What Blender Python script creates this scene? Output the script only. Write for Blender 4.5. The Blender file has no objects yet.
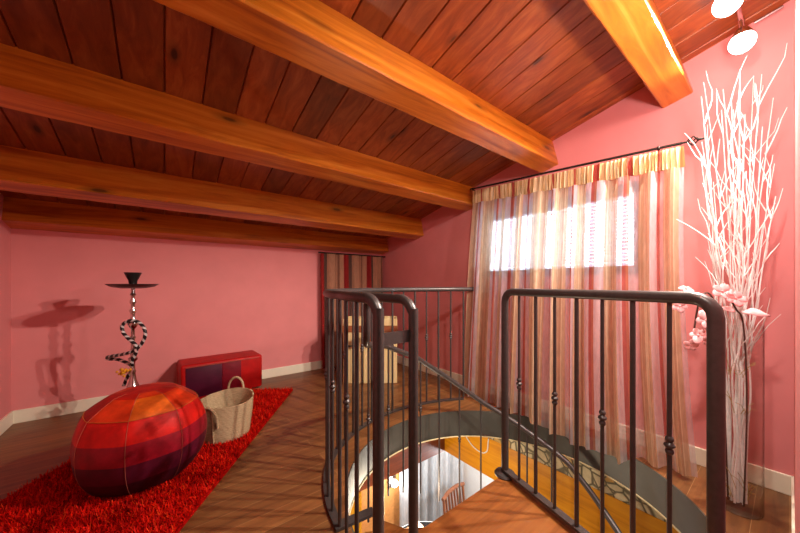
import bpy, math, random
from mathutils import Vector, Matrix
random.seed(7)
D = bpy.data
SC = bpy.context.scene
COL = SC.collection
PI = math.pi
R = math.radians

def lin(c):
    return c / 12.92 if c <= 0.04045 else ((c + 0.055) / 1.055) ** 2.4
def rgb(h, a=1.0):
    h = h.lstrip('#')
    return tuple(lin(int(h[i:i + 2], 16) / 255) for i in (0, 2, 4)) + (a,)

# ------------------------------------------------------------------ camera, world, lights, exposure
FPX = 303.0
cd = D.cameras.new('camera')
cam = D.objects.new('camera', cd)
COL.objects.link(cam)
cd.sensor_fit = 'HORIZONTAL'
cd.sensor_width = 36.0
cd.lens = 36.0 * FPX / 800.0
cd.shift_y = (284 - 266.5) / 800.0
cd.clip_start = 0.01
HEAD = R(52.1555)                      # view direction measured from +X towards +Y
cam.location = (0, 0, 1.05)
cam.rotation_euler = (R(90), 0, HEAD - R(90))
SC.camera = cam

w = D.worlds.new('world')
SC.world = w
w.use_nodes = True
bg = w.node_tree.nodes['Background']
bg.inputs[0].default_value = (0.80, 0.90, 1.0, 1)
bg.inputs[1].default_value = 10.0

SC.view_settings.view_transform = 'Standard'
SC.view_settings.look = 'None'
SC.view_settings.gamma = 1.0
SC.view_settings.use_curve_mapping = False
SC.view_settings.exposure = 0.0

def spot(name, loc, aim, power, color, size, angle=165, blend=1.0):
    l = D.lights.new(name, 'SPOT')
    l.energy = power
    l.color = color
    l.shadow_soft_size = size
    l.spot_size = R(angle)
    l.spot_blend = blend
    o = D.objects.new(name, l)
    COL.objects.link(o)
    o.location = loc
    d = Vector(aim) - Vector(loc)
    o.rotation_euler = d.to_track_quat('-Z', 'Y').to_euler()
    return o
def point(name, loc, power, color, size):
    l = D.lights.new(name, 'POINT')
    l.energy = power
    l.color = color
    l.shadow_soft_size = size
    o = D.objects.new(name, l)
    COL.objects.link(o)
    o.location = loc
    return o
WARM = (1.0, 0.91, 0.80)
SPOTS = [(2.25, 0.145, 2.254), (1.90, 0.163, 2.263), (0.50, 0.11, 2.25)]
spot('spot_light', (2.20, 0.185, 2.21), (0.95, 1.55, 0.0), 185, WARM, 0.018, 112, 0.7)
spot('spot_light', (1.85, 0.205, 2.22), (0.55, 1.5, 0.0), 185, WARM, 0.018, 112, 0.7)
spot('spot_light', (0.50, 0.14, 2.14), (2.3, 1.2, 1.4), 75, WARM, 0.05, 165, 1.0)
point('right_fill_light', (1.52, 0.05, 1.80), 30, (1, 0.95, 0.9), 0.04)  # added fill with no lamp of its own, brightens right wall and ceiling
point('lower_room_fill', (1.55, 1.75, -0.62), 26, (1.0, 0.85, 0.62), 0.08)  # added fill without a fixture, lights the honey wood band
point('lower_dining_fill', (3.0, 1.9, -1.0), 85, (0.95, 0.97, 1.0), 0.15)  # unseen fill without a fixture, brightens the grey curtain and white wall
point('lower_wall_lamp_light', (2.33, 2.98, -1.52), 8, (0.9, 0.95, 1.0), 0.05)

# ------------------------------------------------------------------ materials
class NT:
    def __init__(s, name):
        s.m = D.materials.new(name)
        s.m.use_nodes = True
        s.t = s.m.node_tree
        s.b = s.t.nodes['Principled BSDF']
        s.out = s.t.nodes['Material Output']
    def n(s, typ, **kw):
        n = s.t.nodes.new(typ)
        for k, v in kw.items():
            setattr(n, k, v)
        return n
    def l(s, a, b):
        s.t.links.new(a, b)
    def math(s, op, a, b=None, c=None):
        n = s.n('ShaderNodeMath', operation=op)
        for i, x in enumerate((a, b, c)):
            if x is None:
                continue
            if isinstance(x, (int, float)):
                n.inputs[i].default_value = x
            else:
                s.l(x, n.inputs[i])
        return n.outputs[0]
    def coords(s, scale=(1, 1, 1), rot=(0, 0, 0)):
        tc = s.n('ShaderNodeTexCoord')
        mp = s.n('ShaderNodeMapping')
        mp.inputs['Scale'].default_value = scale
        mp.inputs['Rotation'].default_value = rot
        s.l(tc.outputs['Object'], mp.inputs[0])
        return mp.outputs[0]
    def noise(s, vec, scale, detail=4, rough=0.55, dist=0.0):
        n = s.n('ShaderNodeTexNoise')
        n.inputs['Scale'].default_value = scale
        n.inputs['Detail'].default_value = detail
        n.inputs['Roughness'].default_value = rough
        n.inputs['Distortion'].default_value = dist
        if vec is not None:
            s.l(vec, n.inputs['Vector'])
        return n.outputs['Fac']
    def ramp(s, fac, stops, interp='LINEAR'):
        n = s.n('ShaderNodeValToRGB')
        n.color_ramp.interpolation = interp
        e = n.color_ramp.elements
        while len(e) < len(stops):
            e.new(0.5)
        for i, (p, c) in enumerate(stops):
            e[i].position = p
            e[i].color = c if len(c) == 4 else tuple(c) + (1,)
        s.l(fac, n.inputs[0])
        return n.outputs[0]
    def mix(s, fac, a, b, mode='MIX'):
        n = s.n('ShaderNodeMix', data_type='RGBA', blend_type=mode)
        for i, x in ((0, fac), (6, a), (7, b)):
            if isinstance(x, (int, float)):
                n.inputs[i].default_value = x
            elif isinstance(x, tuple):
                n.inputs[i].default_value = x
            else:
                s.l(x, n.inputs[i])
        return n.outputs[2]
    def bump(s, h, strength=0.3, dist=0.01):
        n = s.n('ShaderNodeBump')
        n.inputs['Strength'].default_value = strength
        n.inputs['Distance'].default_value = dist
        s.l(h, n.inputs['Height'])
        s.l(n.outputs[0], s.b.inputs['Normal'])
    def set(s, **kw):
        for k, v in kw.items():
            s.b.inputs[k.replace('_', ' ')].default_value = v

MATS = {}
def plain(name, hexc, rough=0.5, metal=0.0, spec=0.5, vary=0.06, bump=0.0, scale=30):
    if name in MATS:
        return MATS[name]
    t = NT(name)
    c = rgb(hexc)
    v = t.noise(t.coords(), scale, 3)
    lo = tuple(x * (1 - vary * 2) for x in c[:3]) + (1,)
    hi = tuple(min(1, x * (1 + vary * 2)) for x in c[:3]) + (1,)
    t.l(t.ramp(v, [(0.3, lo), (0.7, hi)]), t.b.inputs['Base Color'])
    t.set(Roughness=rough, Metallic=metal)
    t.b.inputs['Specular IOR Level'].default_value = spec
    if bump:
        t.bump(t.noise(t.coords(), scale * 4, 5), bump, 0.004)
    MATS[name] = t.m
    return t.m

def wood(name, dark, mid, light, axis='X', rough=0.35, scale=1.0, knots=0.0, board=0.0, coat=0.0):
    """long-grained timber: axis is the grain direction; board = width of single boards across it"""
    t = NT(name)
    sc = {'X': (0.6, 9, 9), 'Y': (9, 0.6, 9), 'Z': (9, 9, 0.6)}[axis]
    sc = tuple(x * scale for x in sc)
    vec = t.coords(sc)
    info = t.n('ShaderNodeObjectInfo')
    add = t.n('ShaderNodeVectorMath', operation='ADD')
    comb = t.n('ShaderNodeCombineXYZ')
    rnd = t.math('MULTIPLY', info.outputs['Random'], 37.0)
    for i in range(3):
        t.l(rnd, comb.inputs[i])
    t.l(vec, add.inputs[0])
    cell = None
    if board:
        sep = t.n('ShaderNodeSeparateXYZ')
        t.l(t.coords(), sep.inputs[0])
        idx = t.math('FLOOR', t.math('DIVIDE', sep.outputs['X' if axis == 'Y' else 'Y'], board))
        wn = t.n('ShaderNodeTexWhiteNoise', noise_dimensions='1D')
        t.l(idx, wn.inputs['W'])
        cell = wn.outputs['Value']
        t.l(t.math('MULTIPLY', cell, 91.0), comb.inputs[1 if axis == 'Y' else 0])
    t.l(comb.outputs[0], add.inputs[1])
    g = t.noise(add.outputs[0], 2.2, 8, 0.62, 0.9)
    col = t.ramp(g, [(0.28, rgb(dark)), (0.5, rgb(mid)), (0.74, rgb(light))])
    if cell is not None:
        col = t.mix(1.0, col, t.ramp(cell, [(0.0, (0.62, 0.58, 0.55)), (1.0, (1.18, 1.12, 1.08))]), 'MULTIPLY')
    if knots:
        ksc = {'X': (1.3, 4.0, 4.0), 'Y': (4.0, 1.3, 4.0), 'Z': (4, 4, 1.3)}[axis]
        kv = t.n('ShaderNodeTexVoronoi')
        kv.inputs['Scale'].default_value = 1.6
        kadd = t.n('ShaderNodeVectorMath', operation='ADD')
        t.l(t.coords(ksc), kadd.inputs[0])
        t.l(comb.outputs[0], kadd.inputs[1])
        t.l(kadd.outputs[0], kv.inputs['Vector'])
        kf = t.ramp(kv.outputs['Distance'], [(0.06, (1, 1, 1, 1)), (0.095, (0.5, 0.5, 0.5, 1)), (0.22, (0, 0, 0, 1))])
        kk = t.math('MULTIPLY', kf, knots)
        col = t.mix(kk, col, rgb('#1d0804'))
    t.l(col, t.b.inputs['Base Color'])
    t.set(Roughness=rough)
    if coat:
        t.b.inputs['Coat Weight'].default_value = coat
        t.b.inputs['Coat Roughness'].default_value = 0.25
    t.bump(g, 0.12, 0.003)
    MATS[name] = t.m
    return t.m

M_WALL = plain('pink_wall_paint', '#DB8785', 0.75, spec=0.2, vary=0.02, bump=0.05, scale=4)
M_CEIL = wood('ceiling_boards_wood', '#74340F', '#91491B', '#AC6530', 'Y', 0.42, 1.0, 0.9, 0.16, 0.15)
M_BEAM = wood('beam_wood', '#8E420C', '#C06E16', '#D89034', 'X', 0.36, 0.9, 0.8, 0, 0.2)
M_LAND = wood('landing_wood', '#743E14', '#8A4E1E', '#9C602B', 'X', 0.4, 1.4, 0.1, 0, 0.1)
M_BROWNBEAM = wood('dark_brown_wood', '#4A1E0C', '#6A3016', '#7E4220', 'X', 0.4, 1.0, 0.2)
M_ORANGE = wood('honey_wood', '#C27A0C', '#E0960F', '#EEA820', 'Y', 0.4, 0.8, 0.0)
M_CHAIR = wood('chair_wood', '#5A2E16', '#7A4222', '#8A5230', 'Z', 0.4, 1.5)
M_BASE = plain('cream_baseboard_paint', '#E6DCC4', 0.45, vary=0.01)
M_IRON = plain('dark_iron_paint', '#4C4543', 0.36, 0.4, vary=0.06, scale=60)
M_FASC = plain('grey_steel_fascia', '#4B4942', 0.5, 0.1, vary=0.05, scale=12)
M_CREAM = plain('cream_edge', '#DDCFA0', 0.6)
M_WHITE = plain('white_paint', '#EFEFEC', 0.6, vary=0.01)
M_DARKWIN = wood('window_frame_wood', '#3A1B0E', '#54290F', '#6B3A1A', 'Y', 0.45, 1.2)
M_RODM = plain('black_wrought_iron', '#2A211C', 0.45, 0.6)
M_CHROME = plain('chrome', '#C8C4C2', 0.18, 1.0, vary=0.01)
M_BLACK = plain('black_ceramic', '#1E1A19', 0.35)

def floor_mat():
    t = NT('laminate_floor')
    tc = t.n('ShaderNodeTexCoord')
    br = t.n('ShaderNodeTexBrick')
    br.offset = 0.37
    br.inputs['Scale'].default_value = 1.0
    br.inputs['Brick Width'].default_value = 1.2
    br.inputs['Row Height'].default_value = 0.105
    br.inputs['Mortar Size'].default_value = 0.001
    br.inputs['Mortar Smooth'].default_value = 0.2
    br.inputs['Color1'].default_value = (0.0, 0, 0, 1)
    br.inputs['Color2'].default_value = (1, 1, 1, 1)
    br.inputs['Mortar'].default_value = (0.5, 0.5, 0.5, 1)
    t.l(tc.outputs['Object'], br.inputs['Vector'])
    sep = t.n('ShaderNodeSeparateColor')
    t.l(br.outputs['Color'], sep.inputs[0])
    comb = t.n('ShaderNodeCombineXYZ')
    t.l(t.math('MULTIPLY', sep.outputs[0], 13.0), comb.inputs[0])
    t.l(t.math('MULTIPLY', sep.outputs[0], 29.0), comb.inputs[1])
    add = t.n('ShaderNodeVectorMath', operation='ADD')
    t.l(t.coords((1.0, 9, 1)), add.inputs[0])
    t.l(comb.outputs[0], add.inputs[1])
    g = t.noise(add.outputs[0], 3.0, 7, 0.6, 0.6)
    col = t.ramp(g, [(0.28, rgb('#5E3A1E')), (0.5, rgb('#784C28')), (0.75, rgb('#8E6236'))])
    tone = t.ramp(sep.outputs[0], [(0.0, (0.80, 0.78, 0.76)), (1.0, (1.12, 1.08, 1.04))])
    col = t.mix(1.0, col, tone, 'MULTIPLY')
    col = t.mix(br.outputs['Fac'], col, rgb('#A67C50'))
    t.l(col, t.b.inputs['Base Color'])
    t.set(Roughness=0.42)
    t.bump(g, 0.06, 0.002)
    return t.m
M_FLOOR = floor_mat()

def stone_mat():
    t = NT('flagstone_cladding')
    v = t.coords((1, 1, 1))
    vo = t.n('ShaderNodeTexVoronoi', feature='DISTANCE_TO_EDGE')
    vo.inputs['Scale'].default_value = 13
    t.l(v, vo.inputs['Vector'])
    vc = t.n('ShaderNodeTexVoronoi')
    vc.inputs['Scale'].default_value = 13
    t.l(v, vc.inputs['Vector'])
    sc = t.n('ShaderNodeSeparateColor')
    t.l(vc.outputs['Color'], sc.inputs[0])
    stone = t.ramp(sc.outputs[0], [(0.0, rgb('#CFC29C')), (0.45, rgb('#E2D6B0')), (0.8, rgb('#EADFB8')), (0.86, rgb('#C99A40')), (1, rgb('#D0A24A'))])
    stone = t.mix(0.25, stone, t.ramp(t.noise(v, 40, 4), [(0.3, rgb('#8F8462')), (0.7, rgb('#E8DDB4'))]))
    m = t.ramp(vo.outputs['Distance'], [(0.03, (0, 0, 0, 1)), (0.10, (1, 1, 1, 1))])
    t.l(t.mix(m, rgb('#77725A'), stone), t.b.inputs['Base Color'])
    t.set(Roughness=0.8)
    t.bump(m, 0.6, 0.01)
    return t.m
M_STONE = stone_mat()

def emit(name, col, strength):
    t = NT(name)
    t.b.inputs['Base Color'].default_value = (0.9, 0.9, 0.9, 1)
    t.b.inputs['Emission Color'].default_value = col
    t.b.inputs['Emission Strength'].default_value = strength
    return t.m
M_BULB = emit('lit_bulb', (1, 0.95, 0.88, 1), 14.0)
M_BULB2 = emit('lit_wall_lamp', (0.9, 0.96, 1, 1), 18.0)

def thin_glass(name, tint=(0.95, 0.96, 0.96), gloss_rough=0.02, base=0.0, edge=(0.25, 0.27, 0.26)):
    t = NT(name)
    t.t.nodes.remove(t.b)
    tr = t.n('ShaderNodeBsdfTransparent')
    lf = t.n('ShaderNodeLayerWeight')
    lf.inputs[0].default_value = 0.5
    t.l(t.ramp(lf.outputs['Facing'], [(0.0, tint + (1,)), (0.6, tint + (1,)), (1.0, edge + (1,))]), tr.inputs[0])
    gl = t.n('ShaderNodeBsdfGlossy')
    gl.inputs['Roughness'].default_value = gloss_rough
    lw = t.n('ShaderNodeLayerWeight')
    lw.inputs[0].default_value = 0.5
    fr = t.n('ShaderNodeMath', operation='MULTIPLY_ADD')
    t.l(t.math('POWER', lw.outputs['Facing'], 4.0), fr.inputs[0])
    fr.inputs[1].default_value = 0.7
    fr.inputs[2].default_value = 0.035
    mx = t.n('ShaderNodeMixShader')
    t.l(t.math('ADD', fr.outputs[0], base), mx.inputs[0])
    t.l(tr.outputs[0], mx.inputs[1])
    t.l(gl.outputs[0], mx.inputs[2])
    t.l(mx.outputs[0], t.out.inputs[0])
    return t.m
M_GLASS = thin_glass('clear_vase_glass', (0.93, 0.93, 0.92))
M_PANE = thin_glass('window_pane_glass', (0.97, 0.98, 0.98))

def cloth(name, stops, repeat, alphas=None, warp=0.0, transl=0.45, threads=True):
    """striped curtain fabric: stripes follow the point attribute 'arc' (metres of cloth from the edge)"""
    t = NT(name)
    t.t.nodes.remove(t.b)
    at = t.n('ShaderNodeAttribute', attribute_name='arc')
    u = t.math('FRACT', t.math('DIVIDE', at.outputs['Fac'], repeat))
    col = t.ramp(u, [(p, rgb(c)) for p, c in stops], 'CONSTANT')
    tex = t.noise(t.coords((60, 60, 14)), 1.0, 3, 0.6)
    col = t.mix(0.35, col, t.mix(1.0, col, t.ramp(tex, [(0.3, (0.6, 0.6, 0.6)), (0.7, (1.35, 1.3, 1.25))]), 'MULTIPLY'))
    df = t.n('ShaderNodeBsdfDiffuse')
    tl = t.n('ShaderNodeBsdfTranslucent')
    t.l(col, df.inputs[0])
    t.l(col, tl.inputs[0])
    m1 = t.n('ShaderNodeMixShader')
    m1.inputs[0].default_value = transl
    t.l(df.outputs[0], m1.inputs[1])
    t.l(tl.outputs[0], m1.inputs[2])
    sh = m1.outputs[0]
    if alphas:
        a = t.ramp(u, [(p, (x, x, x, 1)) for p, x in alphas], 'CONSTANT')
        trn = t.n('ShaderNodeBsdfTransparent')
        m2 = t.n('ShaderNodeMixShader')
        t.l(a, m2.inputs[0])
        t.l(sh, m2.inputs[1])
        t.l(trn.outputs[0], m2.inputs[2])
        sh = m2.outputs[0]
    t.l(sh, t.out.inputs[0])
    return t.m

# ------------------------------------------------------------------ mesh helpers
class MB:
    def __init__(s):
        s.v = []; s.f = []; s.mi = []; s.arc = None
    def add(s, vs, fs, mi=0):
        b = len(s.v)
        s.v += [tuple(x) for x in vs]
        s.f += [tuple(i + b for i in q) for q in fs]
        s.mi += [mi] * len(fs)
        return s
    def box(s, c, size, rot=None, mi=0):
        hx, hy, hz = (x / 2 for x in size)
        pts = [Vector((x, y, z)) for z in (-hz, hz) for x, y in ((-hx, -hy), (hx, -hy), (hx, hy), (-hx, hy))]
        if rot is not None:
            pts = [rot @ p for p in pts]
        c = Vector(c)
        return s.add([p + c for p in pts], [(3, 2, 1, 0), (4, 5, 6, 7), (0, 1, 5, 4), (1, 2, 6, 5), (2, 3, 7, 6), (3, 0, 4, 7)], mi)
    def span(s, a, b, mi=0):
        return s.box([(x + y) / 2 for x, y in zip(a, b)], [abs(y - x) for x, y in zip(a, b)], None, mi)
    def rbox(s, c, size, r, rot=None, n=3):
        """box with rounded edges (superellipsoid-like rounding by corner spheres)"""
        h = [x / 2 - r for x in size]
        rings = []
        N = 4 * (n + 1)
        c = Vector(c)
        for half, sg in ((0, -1), (1, 1)):
            for k in range(n + 1):
                ph = (PI / 2) * (k / n) if half else (PI / 2) * (1 - k / n)
                ring = []
                for q in range(4):
                    cx = h[0] * (1 if q in (0, 3) else -1)
                    cy = h[1] * (1 if q in (0, 1) else -1)
                    for j in range(n + 1):
                        th = q * PI / 2 + (PI / 2) * j / n
                        p = Vector((cx + r * math.cos(ph) * math.cos(th), cy + r * math.cos(ph) * math.sin(th), sg * (h[2] + r * math.sin(ph))))
                        ring.append((rot @ p if rot is not None else p) + c)
                rings.append(ring)
        return s.rings(rings, True, True)
    def rings(s, rings, closed=True, caps=False, mi=0):
        n = len(rings[0])
        vs = [p for r_ in rings for p in r_]
        fs = []
        for i in range(len(rings) - 1):
            for j in range(n if closed else n - 1):
                k = (j + 1) % n
                fs.append((i * n + j, i * n + k, (i + 1) * n + k, (i + 1) * n + j))
        if caps:
            fs.append(tuple(range(n - 1, -1, -1)))
            fs.append(tuple((len(rings) - 1) * n + j for j in range(n)))
        return s.add(vs, fs, mi)
    def tube(s, path, r, n=10, closed=False, caps=True, mi=0):
        P = [Vector(p) for p in path]
        m = len(P)
        rs = r if isinstance(r, (list, tuple)) else [r] * m
        rings = []
        up = None
        for i, p in enumerate(P):
            if closed:
                d = P[(i + 1) % m] - P[i - 1]
            else:
                d = P[min(i + 1, m - 1)] - P[max(i - 1, 0)]
            d.normalize()
            if up is None:
                a = Vector((0, 0, 1)) if abs(d.z) < 0.9 else Vector((1, 0, 0))
                up = (a - d * a.dot(d)).normalized()
            else:
                up = (up - d * up.dot(d)).normalized()
            b = d.cross(up)
            rings.append([p + (up * math.cos(2 * PI * j / n) + b * math.sin(2 * PI * j / n)) * rs[i] for j in range(n)])
        if closed:
            rings.append(rings[0])
        return s.rings(rings, True, caps and not closed, mi)
    def bar(s, a, b, wd, ht, mi=0):
        """rectangular bar between two points, width horizontal, height vertical"""
        a, b = Vector(a), Vector(b)
        d = b - a
        side = Vector((-d.y, d.x, 0)).normalized() * wd / 2
        u = side.cross(d).normalized() * (ht / 2)
        rings = [[p + side + u, p - side + u, p - side - u, p + side - u] for p in (a, b)]
        return s.rings(rings, True, True, mi)
    def lathe(s, prof, c=(0, 0, 0), n=24, mi=0, cap=True, sx=1.0, sy=1.0):
        rings = [[(c[0] + sx * r * math.cos(2 * PI * j / n), c[1] + sy * r * math.sin(2 * PI * j / n), c[2] + z) for j in range(n)] for r, z in prof]
        return s.rings(rings, True, cap, mi)
    def sphere(s, c, r, n=12, m=8, sz=1.0, mi=0):
        prof = [(max(1e-4, r * math.sin(PI * k / m)), -r * sz * math.cos(PI * k / m)) for k in range(m + 1)]
        return s.lathe(prof, c, n, mi)
    def prism(s, poly, z0, z1, axis='Z', mi=0):
        n = len(poly)
        def P(a, b, t):
            return {'Z': (a, b, t), 'X': (t, a, b), 'Y': (a, t, b)}[axis]
        vs = [P(a, b, z0) for a, b in poly] + [P(a, b, z1) for a, b in poly]
        fs = [tuple(range(n - 1, -1, -1)), tuple(range(n, 2 * n))]
        fs += [(i, (i + 1) % n, n + (i + 1) % n, n + i) for i in range(n)]
        return s.add(vs, fs, mi)
    def build(s, name, mat, parent=None, smooth=False, attrs=None, bevel=0.0, angle=35):
        root = parent
        off = Vector((0, 0, 0))
        p = parent
        while p is not None:
            off += p.location
            p = p.parent
        me = D.meshes.new(name)
        me.from_pydata([Vector(v) - off for v in s.v], [], s.f)
        mats = mat if isinstance(mat, (list, tuple)) else [mat]
        for m in mats:
            me.materials.append(m)
        me.polygons.foreach_set('material_index', s.mi)
        me.validate()
        import bmesh
        bm = bmesh.new()
        bm.from_mesh(me)
        bmesh.ops.recalc_face_normals(bm, faces=bm.faces)
        bm.to_mesh(me)
        bm.free()
        if attrs:
            for k, vals in attrs.items():
                a = me.attributes.new(k, 'FLOAT', 'POINT')
                a.data.foreach_set('value', vals)
        if smooth:
            me.polygons.foreach_set('use_smooth', [True] * len(me.polygons))
            if angle < 180:
                me.set_sharp_from_angle(angle=R(angle))
        o = D.objects.new(name, me)
        COL.objects.link(o)
        o.parent = parent
        if bevel:
            b = o.modifiers.new('bevel', 'BEVEL')
            b.width = bevel
            b.segments = 2
            b.limit_method = 'ANGLE'
        return o

def tag(o, label, cat, group=None):
    o['label'] = label
    o['category'] = cat
    if group:
        o['group'] = group
    return o
def thing(name, loc, label, cat, group=None):
    o = D.objects.new(name, None)
    o.empty_display_size = 0.05
    COL.objects.link(o)
    o.location = loc
    return tag(o, label, cat, group)
def struct(o, kind='structure'):
    o['kind'] = kind
    return o
def catmull(pts, k=8, closed=False):
    P = [Vector(p) for p in pts]
    n = len(P)
    out = []
    for i in range(n if closed else n - 1):
        if closed:
            a, b, c, d = P[i - 1], P[i], P[(i + 1) % n], P[(i + 2) % n]
        else:
            a, b, c, d = P[max(i - 1, 0)], P[i], P[i + 1], P[min(i + 2, n - 1)]
        for j in range(k):
            t = j / k
            out.append(0.5 * ((2 * b) + (c - a) * t + (2 * a - 5 * b + 4 * c - d) * t * t + (3 * b - 3 * c + d - a) * t ** 3))
    if not closed:
        out.append(P[-1])
    return out

# ------------------------------------------------------------------ room shell
XL, XR, YB, YR = -0.91, 2.46, 3.585, -1.6
def roof(y):
    return 2.463 - 0.2273 * y
SA = math.atan(0.2273)
CX, CY, HR = 1.47, 0.955, 0.86            # stairwell centre and radius
WY0, WY1, WZ0, WZ1 = 0.58, 1.87, 1.12, 1.73

# floor with the round stairwell opening
fl = MB()
angs = sorted(set([2 * PI * i / 120 for i in range(120)] + [math.atan2(y - CY, x - CX) % (2 * PI) for x in (XL, XR) for y in (YR, YB)]))
inner, outer = [], []
for a in angs:
    c_, s_ = math.cos(a), math.sin(a)
    k = min(((XR - CX) / c_ if c_ > 1e-9 else (XL - CX) / c_ if c_ < -1e-9 else 1e9), ((YB - CY) / s_ if s_ > 1e-9 else (YR - CY) / s_ if s_ < -1e-9 else 1e9))
    inner.append((CX + HR * c_, CY + HR * s_))
    outer.append((CX + k * c_, CY + k * s_))
n = len(angs)
vs = [(x, y, 0) for x, y in inner] + [(x, y, 0) for x, y in outer] + [(x, y, -0.19) for x, y in inner] + [(x, y, -0.19) for x, y in outer]
fs = []
for i in range(n):
    j = (i + 1) % n
    fs += [(i, n + i, n + j, j), (2 * n + i, 2 * n + j, 3 * n + j, 3 * n + i)]
fl.add(vs, fs)
struct(fl.build('floor', M_FLOOR))

# steel ring lining the opening, with a pale edge underneath
def ring(r0, r1, z0, z1, a0=0, a1=360, N=96):
    m = MB()
    rings = []
    full = (a1 - a0) >= 360
    for i in range(N if full else N + 1):
        a = R(a0 + (a1 - a0) * i / N)
        rings.append([(CX + r * math.cos(a), CY + r * math.sin(a), z) for r, z in ((r0, z0), (r1, z0), (r1, z1), (r0, z1))])
    if full:
        rings.append(rings[0])
    m.rings(rings, True, not full)
    return m
struct(ring(HR - 0.006, HR + 0.004, -0.205, -0.001).build('trim_1', M_FASC, None, True))
struct(ring(HR - 0.012, HR + 0.008, -0.212, -0.205).build('trim_2', M_CREAM, None, True))

# ceiling boards running down the slope, V grooves between them
ce = MB()
prof = []
x = XL - 0.1 + 0.03
BW = 0.16
i0 = math.floor(XL / BW) - 1
for i in range(i0, int(2.8 / BW) + 1):
    x0 = i * BW
    prof += [(x0 + 0.0001, 0.010), (x0 + 0.005, 0.0), (x0 + BW - 0.005, 0.0)]
rA = [(px, YR - 0.1, roof(YR - 0.1) + dz) for px, dz in prof]
rB = [(px, YB + 0.15, roof(YB + 0.15) + dz) for px, dz in prof]
ce.rings([rA, rB], False)
top0, top1 = [(p[0], p[1], p[2] + 0.06) for p in (rA[0], rA[-1])], [(p[0], p[1], p[2] + 0.06) for p in (rB[0], rB[-1])]
ce.add([top0[0], top0[1], top1[1], top1[0]], [(0, 1, 2, 3)])
struct(ce.build('ceiling', M_CEIL))

# walls (pink)
TH = 0.14
def gable(y0, y1, z0=-0.0):
    return [(y0, z0), (y1, z0), (y1, roof(y1) + 0.02), (y0, roof(y0) + 0.02)]
m = MB().prism(gable(YR - TH, YB + TH), XL - TH, XL, 'X')
struct(m.build('wall_left', M_WALL))
m = MB()
m.prism([(YR, 0), (YB + TH, 0), (YB + TH, WZ0), (YR, WZ0)], XR, XR + TH, 'X')
m.prism([(YR, WZ0), (WY0, WZ0), (WY0, WZ1), (YR, WZ1)], XR, XR + TH, 'X')
m.prism([(WY1, WZ0), (YB + TH, WZ0), (YB + TH, roof(YB + TH) + 0.02), (WY1, roof(WY1) + 0.02)], XR, XR + TH, 'X')
m.prism([(YR, WZ1), (WY1, WZ1), (WY1, roof(WY1) + 0.02), (YR, roof(YR) + 0.02)], XR, XR + TH, 'X')
struct(m.build('wall_right', M_WALL))
m = MB().prism([(XL - TH, 0), (XR + TH, 0), (XR + TH, roof(YB) + 0.03), (XL - TH, roof(YB) + 0.03)], YB, YB + TH, 'Y')
struct(m.build('wall_back', M_WALL))
m = MB()
m.span((0.80, -0.15, 0), (XR, -0.012, roof(-0.012) + 0.01))
struct(m.build('wall_front', M_WALL))
m = MB().prism(gable(YR, -0.10), 0.80, 0.94, 'X')
struct(m.build('wall_hall', M_WALL))
m = MB().span((XL - TH, YR - TH, 0), (1.0, YR, roof(YR) + 0.02))
struct(m.build('wall_rear', M_WALL))

# baseboards
BH, BT = 0.098, 0.014
struct(MB().span((XL, YR, 0), (XL + BT, YB, BH)).build('baseboard_left', M_BASE, bevel=0.003))
struct(MB().span((XL, YB - BT, 0), (XR, YB, BH)).build('baseboard_back', M_BASE, bevel=0.003))
struct(MB().span((XR - BT, -0.012, 0), (XR, YB, BH)).build('baseboard_right', M_BASE, bevel=0.003))
struct(MB().span((0.80, -0.012, 0), (XR, -0.004, BH)).build('baseboard_front', M_BASE))

# window in the right wall: dark frame, pane, roller shutter outside
wn = D.objects.new('window_1', None)
COL.objects.link(wn)
wn.location = (XR, (WY0 + WY1) / 2, WZ0)
struct(wn)
fm = MB()
fw = 0.055
fx0, fx1 = XR - 0.01, XR + 0.06
fm.span((fx0, WY0, WZ0), (fx1, WY1, WZ0 + fw))
fm.span((fx0, WY0, WZ1 - fw - 0.02), (fx1, WY1, WZ1))
fm.span((fx0, WY0, WZ0), (fx1, WY0 + fw, WZ1))
fm.span((fx0, WY1 - fw, WZ0), (fx1, WY1, WZ1))
fm.build('window_frame', M_DARKWIN, wn, bevel=0.004)
MB().span((XR + 0.03, WY0 + fw, WZ0 + fw), (XR + 0.035, WY1 - fw, WZ1 - fw)).build('pane', M_PANE, wn)
t = NT('white_shutter_slats')
t.t.nodes.remove(t.b)
df, tl, mx = t.n('ShaderNodeBsdfDiffuse'), t.n('ShaderNodeBsdfTranslucent'), t.n('ShaderNodeMixShader')
for q in (df, tl):
    q.inputs[0].default_value = (0.86, 0.9, 0.95, 1)
mx.inputs[0].default_value = 0.5
t.l(df.outputs[0], mx.inputs[1]); t.l(tl.outputs[0], mx.inputs[2]); t.l(mx.outputs[0], t.out.inputs[0])
sl = MB()
z = WZ0 + 0.02
while z < WZ1 - 0.02:
    sl.box((XR + 0.105, (WY0 + WY1) / 2, z), (0.012, WY1 - WY0, 0.019), Matrix.Rotation(R(20), 3, 'Y'))
    z += 0.026
sl.build('shutter', t.m, wn)

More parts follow.
